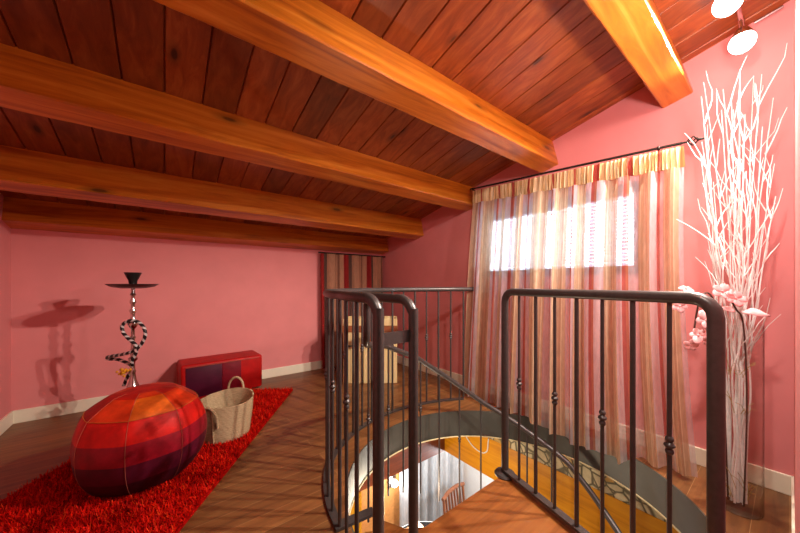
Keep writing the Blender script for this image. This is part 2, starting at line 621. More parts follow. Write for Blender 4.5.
# ------------------------------------------------------------------ ceiling beams
def beam(y, z, wdt, dep, label):
    s_ = (math.cos(SA), -math.sin(SA))
    u_ = (math.sin(SA), math.cos(SA))
    dep += 0.015
    cx = MB()
    prof = []
    ch = 0.006
    def P(a, b):
        return (y + s_[0] * a + u_[0] * b, z + s_[1] * a + u_[1] * b)
    poly = [P(ch, 0), P(wdt - ch, 0), P(wdt, ch), P(wdt, dep), P(0, dep), P(0, ch)]
    N = 40
    rings = []
    for i in range(N + 1):
        xx = XL + (XR - XL) * i / N
        jit = [(random.uniform(-1, 1) * 0.0016, random.uniform(-1, 1) * 0.0016) for _ in poly]
        rings.append([(xx, a + j[0], b + j[1]) for (a, b), j in zip(poly, jit)])
    cx.rings(rings, True, True)
    o = cx.build('ceiling_beam', M_BEAM, None, True, angle=25)
    return tag(o, label, 'beam', 'ceiling beams')
beam(3.42, 1.505, 0.20, 0.19, 'lowest varnished ceiling beam, lying along the top of the far pink wall')
beam(2.70, 1.63, 0.145, 0.21, 'varnished ceiling beam just in front of the lowest one along the far wall')
beam(1.906, 1.828, 0.145, 0.20, 'varnished ceiling beam ending at the left top corner of the striped curtain')
beam(1.124, 1.997, 0.145, 0.205, 'broad bright orange ceiling beam ending above the middle of the curtain heading')
beam(0.35, 2.18, 0.145, 0.205, 'highest ceiling beam at the upper right, ending above the curtain rod finial')

# ------------------------------------------------------------------ lower storey seen through the stairwell
LZ = -2.65
LX0, LX1, LY0, LY1 = -0.91, 3.75, -1.6, 3.25
struct(MB().span((LX0, LY0, LZ - 0.1), (LX1, LY1, LZ)).build('floor_lower', M_FLOOR))
struct(MB().span((LX0, LY1, LZ), (LX1, LY1 + 0.1, -0.19)).build('wall_lower_back', plain('apricot_wall_paint', '#CE8A48', 0.7)))
struct(MB().span((LX1, LY0, LZ), (LX1 + 0.1, LY1 + 0.1, -0.19)).build('wall_lower_right', M_WHITE))
struct(MB().span((LX0 - 0.1, LY0, LZ), (LX0, LY1 + 0.1, -0.19)).build('wall_lower_left', M_WHITE))
struct(MB().span((LX0 - 0.1, LY0 - 0.1, LZ), (LX1 + 0.1, LY0, -0.19)).build('wall_lower_front', M_WHITE))
struct(MB().span((XR + 0.01, LY0, -0.22), (LX1 + 0.1, LY1 + 0.1, -0.19)).build('ceiling_lower', M_WHITE))
struct(MB().span((XR, LY0, -0.43), (XR + 0.16, 2.35, -0.19)).build('wall_stone', M_STONE))
struct(MB().span((XR - 0.005, LY0, -0.80), (XR + 0.16, 2.35, -0.43)).build('trim_3', M_ORANGE))
struct(MB().span((LX0, 2.35, -0.80), (XR + 0.16, 2.50, -0.19)).build('trim_4', M_BROWNBEAM))
# white cable clipped to the honey wood band
cb = catmull([(2.449, 2.16, -0.44), (2.449, 2.08, -0.49), (2.449, 1.97, -0.575), (2.449, 1.86, -0.60), (2.449, 1.79, -0.56), (2.449, 1.775, -0.47), (2.449, 1.77, -0.43)], 6)
tag(MB().tube(cb, 0.006, 6).build('cable', M_WHITE, None, True), 'thin white cable looping down the honey coloured wood of the lower floor', 'cable')

# ------------------------------------------------------------------ spiral staircase
st = thing('spiral_staircase', (CX, CY, LZ), 'dark iron spiral staircase with wooden landing and curving handrail descending the round stairwell', 'staircase')
MB().lathe([(0.03, 0), (0.03, -LZ - 0.02)], (CX, CY, LZ), 16).build('center_pole', M_IRON, st, True)
def polar(r, deg, z):
    return (CX + r * math.cos(R(deg)), CY + r * math.sin(R(deg)), z)
wedge = [(CX + 0.035, CY + 0.0), (CX + 0.0, CY + 0.035), (CX - 0.04, CY + 0.012)] + [polar(HR - 0.008, a, 0)[:2] for a in [179.4 + k * 3 for k in range(26)]] + [polar(HR - 0.008, 257.0, 0)[:2], (CX + 0.035, CY - 0.03)]
MB().prism(wedge, -0.04, 0.006).build('landing_plate', M_LAND, st, bevel=0.004)
for k in range(10):
    a0 = 178 - k * 30
    zz = -0.24 * (k + 1)
    poly = [polar(0.035, a0, 0)[:2]] + [polar(0.76, a0 - q * 6, 0)[:2] for q in range(6)] + [polar(0.035, a0 - 30, 0)[:2]]
    MB().prism(poly, zz - 0.04, zz).build('tread', M_LAND, st, bevel=0.003)
HZ = [(150, 0.74), (115, 0.645), (90, 0.51), (70, 0.335), (45, 0.10), (20, -0.075), (0, -0.2), (-20, -0.40), (-45, -0.60), (-75, -0.84)]
def hz(a):
    for (a1, z1), (a2, z2) in zip(HZ, HZ[1:]):
        if a2 <= a <= a1:
            return z1 + (z2 - z1) * (a1 - a) / (a1 - a2)
    return HZ[-1][1] - 0.0078 * (HZ[-1][0] - a)
RS = 0.755
path = [polar(RS, 188, 0.0), polar(RS, 188, 0.5)] + [polar(RS, 188 - math.degrees(0.07 / RS) * (1 - math.cos(R(q))), 0.923 + 0.07 * math.sin(R(q))) for q in (0, 15, 30, 45, 60, 75, 90)] + [polar(RS, 176, 0.993), polar(RS, 168, 0.993), polar(RS, 160, 0.993)] + [polar(RS, 160 - math.degrees(0.075 / RS) * math.sin(R(q)), 0.918 + 0.075 * math.cos(R(q))) for q in (15, 30, 45, 60, 75, 90)] + [polar(RS, 154.2, 0.84), polar(RS, 153.2, 0.785), polar(RS, 150.5, 0.75), polar(RS, 145, 0.73)]
path += [polar(RS, a, hz(a)) for a in range(138, -76, -6)]
MB().tube(catmull(path, 3), 0.0185, 14).build('handrail', M_IRON, st, True, angle=85)
def knuckle(x, y, z, r=0.0075, s=1.0):
    prof = []
    for zc, rr in ((-0.020, 0.012), (0.0, 0.0155), (0.020, 0.012)):
        for k in range(-3, 4):
            prof.append((r + (rr - r) * s * math.cos(k * PI / 6.6), zc + k * 0.0032))
    return MB().lathe(prof, (x, y, z), 12)
for i, a in enumerate(range(138, -70, -13)):
    p = polar(RS, a, 0)
    top = hz(a)
    b = MB().tube([(p[0], p[1], top), (p[0], p[1], top - 1.0)], 0.0065, 8).build('baluster', M_IRON, st, True)
    if i % 2 == 0:
        knuckle(p[0], p[1], top - 0.42 if i != 4 else top - 0.36, 0.0065, 0.8).build('knuckle', M_IRON, b, True)

# guard rail round the opening
gr = thing('stairwell_guard_railing', polar(0.92, 130, 0), 'curved dark iron guard railing standing on the floor round the far side of the stairwell', 'railing')
RGT = [(190, 0.91), (166, 0.905), (150, 0.95), (137, 0.99), (119, 1.01), (88, 1.045), (75, 1.055), (57, 1.09), (40, 1.13)]
def rg(a):
    for (a1, r1), (a2, r2) in zip(RGT, RGT[1:]):
        if a2 <= a <= a1:
            return r1 + (r2 - r1) * (a1 - a) / (a1 - a2)
    return 0.91
RG = 0.91
gp = [polar(RG, 186.8, 0.0), polar(RG, 186.8, 0.5)] + [polar(RG, 186.8 - math.degrees(0.07 / RG) * (1 - math.cos(R(q))), 0.932 + 0.07 * math.sin(R(q))) for q in (0, 15, 30, 45, 60, 75, 90)] + [polar(RG, 178, 1.002)]
gp += [polar(rg(a), a, 1.002) for a in range(172, 56, -6)] + [(2.17, 1.835, 1.002), (2.27, 1.80, 1.002), (2.36, 1.75, 1.002), (2.452, 1.73, 1.002)]
MB().tube(catmull(gp, 3), 0.0195, 14).build('handrail', M_IRON, gr, True, angle=85)
bs = MB()
rings = []
for i in range(0, 61):
    a = R(166 - i * 1.9)
    g_ = rg(166 - i * 1.9)
    rings.append([(CX + r * math.cos(a), CY + r * math.sin(a), z) for r, z in ((g_ - 0.018, 0.002), (g_ + 0.018, 0.002), (g_ + 0.018, 0.014), (g_ - 0.018, 0.014))])
bs.rings(rings, True, True)
bs.bar(polar(RG + 0.018, 165, 0.008), polar(0.745, 163, 0.008), 0.045, 0.013)
bs.build('base_strip', M_IRON, gr)
for i in range(22):
    a = 178 - i * 6.3
    if a < 50:
        break
    p = polar(rg(a), a, 0)
    z0 = 0.012 if a < 166 else 0.0
    b = MB().tube([(p[0], p[1], z0), (p[0], p[1], 0.99)], 0.0075 if i % 2 else 0.0085, 8).build('baluster', M_IRON, gr, True)
    if i % 2 == 1:
        knuckle(p[0], p[1], 0.58, 0.0075).build('knuckle', M_IRON, b, True)
pa, pb = polar(RG, 186.5, 0.86), polar(RS, 187, 0.86)
MB().bar(pa, pb, 0.012, 0.042).build('connecting_strap', M_IRON, gr)

# railing on the landing edge
A = Vector((1.472, 0.958, 0)); B = Vector((1.245, 0.13, 0))
lr = thing('landing_railing', A, 'straight dark iron railing with rounded top corners standing on the landing before the curtain', 'railing')
dv = (B - A)
L = dv.length
dv.normalize()
def rp(s_, z_):
    q = A + dv * s_
    return (q.x, q.y, z_)
ZT = 1.008
cr = 0.055
rp_path = [rp(0, 0.01), rp(0, 0.5), rp(0, ZT - cr)]
rp_path += [rp(cr - cr * math.cos(R(t_)), ZT - cr + cr * math.sin(R(t_))) for t_ in (22, 45, 68, 90)]
rp_path += [rp(L * 0.35, ZT), rp(L * 0.65, ZT)]
rp_path += [rp(L - cr + cr * math.sin(R(t_)), ZT - cr + cr * math.cos(R(t_))) for t_ in (0, 22, 45, 68, 90)]
rp_path += [rp(L, 0.5), rp(L, 0.0)]
MB().tube(rp_path, 0.0195, 16).build('handrail', M_IRON, lr, True, angle=60)
MB().bar(rp(-0.01, 0.034), rp(L + 0.0, 0.034), 0.036, 0.012).build('base_bar', M_IRON, lr)
MB().lathe([(0.001, 0.006), (0.054, 0.006), (0.056, 0.012), (0.05, 0.02), (0.03, 0.024), (0.001, 0.026)], (A.x, A.y, 0), 24).build('base_plate', M_IRON, lr, True)
for i in range(7):
    s_ = L * (i + 1) / 8 - 0.003
    p = rp(s_, 0)
    r_ = 0.0068 if i % 2 == 0 else 0.0085
    b = MB().tube([(p[0], p[1], 0.036), (p[0], p[1], ZT - 0.012)], r_, 10).build('baluster', M_IRON, lr, True)
    if i % 2 == 0:
        knuckle(p[0], p[1], 0.535, 0.0068).build('knuckle', M_IRON, b, True)

# ------------------------------------------------------------------ curtains
GOLD, TAN, RUST, SHEER, PALE = '#CDAC8C', '#C09878', '#B0584E', '#E4D8DA', '#E2CCAA'
stops = [(0.0, GOLD), (0.08, PALE), (0.10, GOLD), (0.18, TAN), (0.24, PALE), (0.26, GOLD), (0.34, SHEER), (0.58, RUST), (0.66, '#BC7458'), (0.70, SHEER), (0.88, GOLD), (0.92, PALE), (0.95, GOLD)]
alph = [(0.0, 0.10), (0.34, 0.52), (0.58, 0.30), (0.70, 0.46), (0.88, 0.12)]
M_CURT = cloth('striped_sheer_curtain', stops, 0.21, alph, transl=0.55)
hstops = [(0.0, '#DCC094'), (0.12, '#C4A06C'), (0.2, '#E0C69C'), (0.34, '#BE9866'), (0.44, '#DABC8C'), (0.62, '#A84C40'), (0.75, '#CCA878'), (0.9, '#E2CAA0')]
M_HEAD = cloth('gathered_curtain_heading', hstops, 0.21, None, transl=0.3)

def drape(y0, y1, zt, zb, x0, amp, nple, cloth_len, seed, axis='Y', nv=26, nu=420, flare=0.0, ampfn=None, bulge=None):
    """pleated cloth hanging from zt(s) to zb(s); s runs 0..1 from y0 to y1"""
    rnd = random.Random(seed)
    ph = [rnd.uniform(0, 2 * PI) for _ in range(6)]
    vs, arc, fs = [], [], []
    for i in range(nu + 1):
        s_ = i / nu
        wv = s_ + 0.012 * math.sin(2 * PI * 3 * s_ + ph[0]) + 0.008 * math.sin(2 * PI * 7 * s_ + ph[1])
        for j in range(nv + 1):
            t_ = j / nv
            g = amp * (0.55 + 0.45 * t_) * (1 + 0.35 * math.sin(2 * PI * 2.3 * s_ + ph[2]))
            d = g * math.sin(2 * PI * nple * wv + 0.5 * math.sin(3 * t_ + ph[3] + 9 * s_))
            d += 0.35 * g * math.sin(2 * PI * nple * 2.13 * wv + ph[4])
            lat = 0.010 * math.cos(2 * PI * nple * wv) * t_ + flare * (s_ - 0.5 + 0.6 * max(0.0, s_ - 0.6)) * t_ * t_
            a_ = y0 + (y1 - y0) * s_ + lat
            b_ = x0(s_, t_) + d
            z_ = zt(s_) + (zb(s_) - zt(s_)) * t_
            vs.append((b_, a_, z_) if axis == 'Y' else (a_, b_, z_))
            arc.append(cloth_len * wv)
    for i in range(nu):
        for j in range(nv):
            q = i * (nv + 1) + j
            fs.append((q, q + nv + 1, q + nv + 2, q + 1))
    m_ = MB()
    m_.add(vs, fs)
    return m_, arc
ct = thing('striped_curtain', (2.30, 1.1, 1.9), 'gold and rust striped sheer curtain hanging from an iron rod before the window', 'curtain')
CY0, CY1 = 1.835, 0.365
ztop = lambda s_: 1.927 - 0.103 * s_
def zbot(s_):
    y = CY0 + (CY1 - CY0) * s_
    drop = -0.052 * math.exp(-((y - 0.86) / 0.27) ** 4)
    return 0.012 + drop + 0.012 * math.sin(s_ * 47) * (1 if drop < -0.03 else 0.3) + (0.012 if y < 0.6 or y > 1.3 else 0)
xb = lambda s_, t_: 2.295 - 0.085 * (1 - (1 - t_) ** 2.2)
hm, harc = drape(CY0, CY1, ztop, lambda s_: ztop(s_) - 0.118, lambda s_, t_: 2.295, 0.009, 62, 1.96, 3, nv=8, nu=700)
hm.build('heading', M_HEAD, ct, True, {'arc': harc}, angle=180)
dm, darc = drape(CY0, CY1, lambda s_: ztop(s_) - 0.116, zbot, xb, 0.032, 11, 1.96, 3, flare=-0.10)
dm.build('drape', M_CURT, ct, True, {'arc': darc}, angle=180)

rod = thing('curtain_rod', (2.33, 1.1, 1.92), 'black wrought iron curtain rod with twisted cage finial above the striped curtain', 'curtain rod')
ra, rb_ = Vector((2.325, 1.89, 1.962)), Vector((2.325, 0.375, 1.852))
MB().tube([ra, rb_], 0.008, 10).build('rod', M_RODM, rod, True)
rd = (rb_ - ra).normalized()
fin = MB()
fin.tube([rb_, rb_ + rd * 0.022], 0.006, 8)
up = Vector((0, 0, 1)); up = (up - rd * up.dot(rd)).normalized(); sd = rd.cross(up)
for q in range(4):
    pts = []
    for k in range(13):
        t_ = k / 12
        rr = 0.019 * math.sin(PI * t_) + 0.004
        an = q * PI / 2 + t_ * PI * 1.1
        pts.append(rb_ + rd * (0.02 + 0.045 * t_) + up * rr * math.cos(an) + sd * rr * math.sin(an))
    fin.tube(pts, 0.0035, 6)
fin.tube([rb_ + rd * 0.062, rb_ + rd * 0.070, rb_ + rd * 0.080, rb_ + rd * 0.092], [0.006, 0.008, 0.006, 0.007], 8)
fin.build('finial', M_RODM, rod, True)
for f_ in (0.02, 0.93):
    p = ra + (rb_ - ra) * f_
    br = MB().tube([p + Vector((0, 0, -0.01)), p + Vector((0.05, 0, -0.012)), (XR - 0.002, p.y, p.z - 0.012)], 0.006, 8)
    br.tube([(XR - 0.008, p.y, p.z - 0.012), (XR, p.y, p.z - 0.012)], 0.02, 12)
    br.sphere(p + Vector((0, 0, 0)), 0.012, 10, 6)
    br.build('bracket', M_RODM, rod, True)

bstops = [(0.0, '#8E2A28'), (0.09, '#5E463E'), (0.24, '#AC7C62'), (0.62, '#8E6250'), (0.67, '#AC7C62'), (0.73, '#825646'), (0.78, '#AC7C62'), (0.90, '#842424')]
M_BCURT = cloth('brown_striped_curtain', bstops, 0.50, None, transl=0.2)
bc = thing('alcove_curtain', (1.93, 3.40, 1.44), 'short brown and red striped curtain hanging under the lowest beam in the far corner', 'curtain')
bm_, barc = drape(1.50, 2.41, lambda s_: 1.425, lambda s_: 0.02, lambda s_, t_: 3.50 - 0.02 * t_, 0.024, 5, 1.35, 11, axis='X', nv=20, nu=200)
bm_.build('drape', M_BCURT, bc, True, {'arc': barc}, angle=180)
MB().tube([(1.47, 3.50, 1.432), (2.45, 3.50, 1.432)], 0.009, 8).build('rail', M_RODM, bc, True)

# ------------------------------------------------------------------ rug
t = NT('red_shag_pile')
at = t.n('ShaderNodeAttribute', attribute_name='shade')
t.l(t.ramp(at.outputs['Fac'], [(0.0, rgb('#A00602')), (0.5, rgb('#CC0C04')), (0.9, rgb('#E02008')), (1.0, rgb('#E84A1C'))]), t.b.inputs['Base Color'])
t.set(Roughness=0.6)
t.b.inputs['Specular IOR Level'].default_value = 0.08
M_PILE = t.m
M_RUGB = plain('red_rug_backing', '#A00A06', 0.9, spec=0.05)
e1 = Vector((0.555, 0.832, 0)).normalized(); e2 = Vector((-e1.y, e1.x, 0))
RA = Vector((1.0, 3.01, 0)); RW, RL = 0.96, 1.86
rc = RA - e1 * RL / 2 + e2 * RW / 2
rug = thing('shag_rug', (rc.x, rc.y, 0), 'bright red long pile shag rug lying on the wooden floor under the pouf', 'rug')
rm = Matrix.Rotation(math.atan2(e1.y, e1.x), 3, 'Z')
MB().box((rc.x, rc.y, 0.0075), (RL, RW, 0.013), rm).build('backing', M_RUGB, rug)
pv, pf, sh = [], [], []
rnd = random.Random(5)
for k in range(42000):
    a_, b_ = rnd.uniform(0.004, RL - 0.004), rnd.uniform(0.004, RW - 0.004)
    base = RA - e1 * a_ + e2 * b_ + Vector((0, 0, 0.012))
    an = rnd.uniform(0, 2 * PI)
    ln = rnd.uniform(0.014, 0.036)
    lean = rnd.uniform(0.3, 1.1)
    tip = base + Vector((math.cos(an) * ln * math.sin(lean), math.sin(an) * ln * math.sin(lean), ln * math.cos(lean)))
    sdv = Vector((-math.sin(an), math.cos(an), 0)) * rnd.uniform(0.0015, 0.003)
    q = len(pv)
    pv += [base - sdv, base + sdv, tip + sdv * 0.5, tip - sdv * 0.5]
    pf.append((q, q + 1, q + 2, q + 3))
    c_ = rnd.random()
    sh += [c_] * 4
pm = MB()
pm.add(pv, pf)
po = pm.build('pile', M_PILE, rug, False, {'shade': sh})
po['kind'] = 'stuff'

# ------------------------------------------------------------------ pouf
def felt(name, hexc, glow=0.5):
    return plain(name, hexc, 0.55, spec=0.25, vary=0.12, bump=0.12, scale=18)
PC = Vector((-0.085, 2.165, 0.012))
pouf = thing('leather_pouf', PC, 'round faceted pouf in orange, red and purple bands standing on the red rug', 'pouf')
pcols = [felt('pouf_dark_red', '#A61408'), felt('pouf_orange_red', '#C4330C'), felt('pouf_amber', '#CC5A12'), felt('pouf_red', '#BE120A'), felt('pouf_crimson', '#8A0A1E'), felt('pouf_purple', '#520A22'), felt('pouf_dark_purple', '#360816')]
NP = 8
levels = [(0.165, 0.0), (0.212, 0.02), (0.260, 0.10), (0.278, 0.19), (0.274, 0.285), (0.235, 0.385), (0.138, 0.455), (0.08, 0.466)]
band = [6, 6, 5, 4, 3, 'mix', 'top']
body = MB()
seg = 6
def pr(a, r):
    k = (a % (2 * PI / NP)) - PI / NP
    f = math.cos(PI / NP) / math.cos(k)
    return r * (0.55 * 1.0 + 0.45 * f / math.cos(PI / NP) * 0.98)
lv = []
for i in range(len(levels) - 1):
    for q in range(4):
        t_ = q / 4
        (r0, z0), (r1, z1) = levels[i], levels[i + 1]
        lv.append((r0 + (r1 - r0) * t_ + 0.004 * math.sin(PI * t_), z0 + (z1 - z0) * t_, i))
lv.append((levels[-1][0], levels[-1][1], len(levels) - 1))
Nn = NP * seg
off = R(-102)
rr = [[PC + Vector((pr(2 * PI * j / Nn, r_) * math.cos(2 * PI * j / Nn + off), pr(2 * PI * j / Nn, r_) * math.sin(2 * PI * j / Nn + off), z_)) for j in range(Nn)] for r_, z_, _ in lv]
vs = [p for r_ in rr for p in r_]
fs, mi = [], []
facet_mix = [2, 1, 1, 0, 1, 2, 0, 1]
facet_top = [1, 0, 0, 1, 0, 1, 0, 0]
for i in range(len(rr) - 1):
    for j in range(Nn):
        k = (j + 1) % Nn
        fs.append((i * Nn + j, i * Nn + k, (i + 1) * Nn + k, (i + 1) * Nn + j))
        b_ = band[lv[i][2]]
        fc = j // seg
        mi.append(facet_mix[fc] if b_ == 'mix' else facet_top[fc] if b_ == 'top' else b_)
fs.append(tuple((len(rr) - 1) * Nn + j for j in range(Nn))); mi.append(0)
fs.append(tuple(range(Nn - 1, -1, -1))); mi.append(6)
body.v, body.f, body.mi = [tuple(v) for v in vs], fs, mi
body.build('cover', pcols, pouf, True, angle=40)
M_SEAM = plain('pale_stitching', '#A85A44', 0.8)
for kf in range(NP):
    j = kf * seg
    a_ = 2 * PI * j / Nn
    pts = [PC + Vector(((pr(a_, r_) + 0.0012) * math.cos(a_ + off), (pr(a_, r_) + 0.0012) * math.sin(a_ + off), z_)) for r_, z_, _ in lv[3:]]
    MB().tube(pts, 0.0009, 5).build('seam', M_SEAM, pouf, True)
ridge = [PC + Vector(((pr(2 * PI * j / Nn, levels[5][0]) + 0.002) * math.cos(2 * PI * j / Nn + off), (pr(2 * PI * j / Nn, levels[5][0]) + 0.002) * math.sin(2 * PI * j / Nn + off), levels[5][1])) for j in range(Nn)]
MB().tube(ridge, 0.0016, 5, True).build('piping', plain('amber_piping', '#B8621C', 0.7), pouf, True)

# ------------------------------------------------------------------ red ottoman
ot = thing('cube_ottoman', (0.44, 3.40, 0.03), 'low boxy red ottoman with purple front panels against the far wall behind the basket', 'ottoman')
M_ORED = plain('ottoman_red_leather', '#AE0C0A', 0.5, spec=0.25, vary=0.08, bump=0.1, scale=15)
M_OPUR = plain('ottoman_purple_leather', '#4A0A26', 0.5, spec=0.25, vary=0.08, bump=0.1, scale=15)
M_OCRI = plain('ottoman_crimson_leather', '#74081C', 0.5, spec=0.25, vary=0.08, bump=0.1, scale=15)
orot = Matrix.Rotation(R(3), 3, 'Z')
oc = Vector((0.435, 3.40, 0.0))
MB().rbox(oc + Vector((0, 0, 0.18)), (0.67, 0.32, 0.32), 0.022, orot, 4).build('body', M_ORED, ot, True)
def opan(x0, x1, z0, z1, mat, nm):
    c_ = oc + orot @ Vector(((x0 + x1) / 2, -0.161, 0)) + Vector((0, 0, (z0 + z1) / 2))
    MB().rbox(c_, (x1 - x0, 0.008, z1 - z0), 0.003, orot, 2).build(nm, mat, ot, True)
opan(-0.30, -0.02, 0.045, 0.312, M_OPUR, 'front_panel')
opan(-0.018, 0.14, 0.045, 0.314, M_OCRI, 'front_panel')
pts = [oc + orot @ Vector((-0.30 + 0.60 * k / 20, -0.164, 0)) + Vector((0, 0, 0.318)) for k in range(21)]
MB().tube(pts, 0.0018, 5).build('stitching', M_SEAM, ot, True)

# ------------------------------------------------------------------ basket
t = NT('woven_palm_leaf')
v = t.coords()
wv = t.n('ShaderNodeTexWave', wave_type='BANDS', bands_direction='Z')
wv.inputs['Scale'].default_value = 40
wv.inputs['Distortion'].default_value = 2.5
wv.inputs['Detail'].default_value = 2
t.l(v, wv.inputs[0])
g = t.noise(t.coords((1, 1, 6)), 40, 4)
h = t.math('ADD', t.math('MULTIPLY', wv.outputs['Fac'], 0.6), t.math('MULTIPLY', g, 0.6))
t.l(t.ramp(h, [(0.25, rgb('#8E6E4A')), (0.55, rgb('#C0A078')), (0.9, rgb('#DCC49C'))]), t.b.inputs['Base Color'])
t.set(Roughness=0.8)
t.bump(h, 0.7, 0.006)
M_WEAVE = t.m
BC = Vector((0.335, 2.385, 0.018))
bk = thing('woven_basket', BC, 'oval woven straw basket with two loop handles on the red rug beside the pouf', 'basket')
def bprof(t_, inner=False):
    r_ = 0.140 + 0.026 * t_ - (0.008 if inner else 0)
    return r_
rings = []
NB = 40
for inner in (False, True):
    seq = [k / 10 for k in range(11)] if not inner else [1 - k / 10 for k in range(10)] + [0.04]
    for t_ in seq:
        rg = []
        for j in range(NB):
            a_ = 2 * PI * j / NB
            r_ = bprof(t_, inner) * (1 + 0.012 * math.sin(3 * a_ + 5 * t_) + 0.008 * math.sin(7 * a_))
            z_ = 0.245 * t_ * (1 + 0.05 * math.cos(a_ - R(60)) + 0.02 * math.sin(2 * a_))
            rg.append(BC + Vector((r_ * 1.06 * math.cos(a_), r_ * 0.97 * math.sin(a_), z_)))
        rings.append(rg)
MB().rings(rings, True, True).build('body', M_WEAVE, bk, True)
def handle(a_, tilt, z0, rad, hgt):
    c_ = BC + Vector((0.166 * math.cos(a_), 0.158 * math.sin(a_), z0))
    tn = Vector((-math.sin(a_), math.cos(a_), 0)); nr = Vector((math.cos(a_), math.sin(a_), 0))
    upv = (Vector((0, 0, 1)) * math.cos(tilt) + nr * math.sin(tilt)).normalized()
    pts = [c_ + tn * rad * math.cos(q) + upv * hgt * math.sin(q) for q in [PI * k / 16 for k in range(17)]]
    pts = [pts[0] - upv * 0.05] + pts + [pts[-1] - upv * 0.05]
    MB().tube(pts, 0.008, 8).build('handle', M_WEAVE, bk, True)
handle(R(60), 0.05, 0.255, 0.052, 0.085)
handle(R(228), 0.15, 0.165, 0.052, 0.08)
sp = MB()
for a_ in (R(236),):
    pts = [BC + Vector(((bprof(t_) + 0.004) * 1.06 * math.cos(a_), (bprof(t_) + 0.004) * 0.97 * math.sin(a_), 0.245 * t_)) for t_ in [k / 8 for k in range(9)]]
    sp.tube(pts, 0.006, 6)
sp.build('side_seam', M_WEAVE, bk, True)

# ------------------------------------------------------------------ hookah
HP = Vector((-0.185, 2.985, 0.0))
hk = thing('hookah', HP, 'tall chrome hookah with black bowl and striped hose standing behind the pouf', 'hookah')
MB().lathe([(0.06, 0.0), (0.085, 0.01), (0.095, 0.06), (0.08, 0.12), (0.045, 0.19), (0.03, 0.24), (0.028, 0.275), (0.034, 0.28), (0.001, 0.281)], HP, 28).build('glass_base', plain('dark_red_glass', '#3A0A12', 0.1), hk, True)
sp_ = [(0.036, 0.275), (0.040, 0.285), (0.034, 0.30), (0.022, 0.335), (0.017, 0.37), (0.014, 0.39), (0.019, 0.405), (0.013, 0.42), (0.012, 0.46), (0.014, 0.475), (0.027, 0.49), (0.027, 0.505), (0.014, 0.515), (0.017, 0.56), (0.012, 0.58), (0.012, 0.64), (0.018, 0.655), (0.012, 0.67), (0.011, 0.715), (0.022, 0.73), (0.031, 0.75), (0.030, 0.765), (0.018, 0.785), (0.013, 0.81), (0.013, 0.83), (0.020, 0.845), (0.020, 0.855), (0.012, 0.87), (0.012, 0.90), (0.019, 0.91), (0.019, 0.925), (0.012, 0.94), (0.012, 0.96), (0.019, 0.972), (0.012, 0.985), (0.011, 1.02)]
MB().lathe([(r_, z_) for r_, z_ in sp_], HP, 20).build('stem', M_CHROME, hk, True, angle=50)
MB().lathe([(0.001, 1.022), (0.07, 1.018), (0.125, 1.030), (0.150, 1.048), (0.151, 1.051), (0.124, 1.036), (0.07, 1.024), (0.001, 1.028)], HP, 36).build('tray', plain('dark_metal_tray', '#4A3030', 0.35, 0.7), hk, True)
MB().lathe([(0.020, 1.022), (0.024, 1.05), (0.026, 1.075), (0.036, 1.095), (0.048, 1.125), (0.052, 1.135), (0.046, 1.134), (0.034, 1.105), (0.001, 1.10)], HP, 24).build('bowl', M_BLACK, hk, True)
# hose: loops in the plane that faces the room corner opposite
rv = Vector((0.7897, -0.6135, 0)); dvw = Vector((0.6135, 0.7897, 0))
hpx = [(121, 387, 4), (125, 378, 4), (128.5, 369, 5), (126, 364, 3), (117, 360, 2), (109.5, 359.3, 1), (108.5, 357.5, 0), (113, 356, -1), (125, 354, -3), (136, 351, -4), (144, 346, -4), (149.5, 337, -4), (149.5, 329, -4), (144, 322, -4), (136, 320, -5), (129, 324, -5), (129, 331, -5), (135, 338, -5), (141.5, 344, -5), (140, 352, -3), (136, 360, -3), (134.5, 366, -1)]
sc_ = 2.243 / 303
hp = [HP + rv * (u_ - 134.2) * sc_ + dvw * (dd * 0.008) + Vector((0, 0, 1.05 - (v_ - 284) * sc_)) for u_, v_, dd in hpx]
hpath = catmull(hp, 7)
hm_ = MB()
n_ = 12
arcs, acc = [], 0.0
upv = None
rings = []
for i, p in enumerate(hpath):
    d = (hpath[min(i + 1, len(hpath) - 1)] - hpath[max(i - 1, 0)]).normalized()
    if upv is None:
        upv = d.orthogonal().normalized()
    upv = (upv - d * upv.dot(d)).normalized()
    bb = d.cross(upv)
    if i:
        acc += (p - hpath[i - 1]).length
    rings.append([p + (upv * math.cos(2 * PI * j / n_) + bb * math.sin(2 * PI * j / n_)) * 0.0115 for j in range(n_ + 1)])
    arcs += [acc / 0.045 + j / n_ for j in range(n_ + 1)]
hm_.rings(rings, False)
t = NT('black_white_hose')
at = t.n('ShaderNodeAttribute', attribute_name='arc')
f_ = t.math('FRACT', at.outputs['Fac'])
t.l(t.ramp(f_, [(0.0, rgb('#141214')), (0.62, rgb('#C9C0BC'))], 'CONSTANT'), t.b.inputs['Base Color'])
t.set(Roughness=0.4)
hm_.build('hose', t.m, hk, True, {'arc': arcs}, angle=180)
yf = MB()
fc = HP + rv * (129.5 - 134.2) * sc_ + dvw * (-0.03) + Vector((0, 0, 1.05 - (369.5 - 284) * sc_))
rnd = random.Random(2)
for k in range(26):
    yf.sphere(fc + Vector((rnd.gauss(0, 0.013), rnd.gauss(0, 0.010), rnd.gauss(0, 0.011))), 0.009, 7, 5)
yf.build('tassel', plain('yellow_yarn', '#D9940E', 0.8), hk, True)

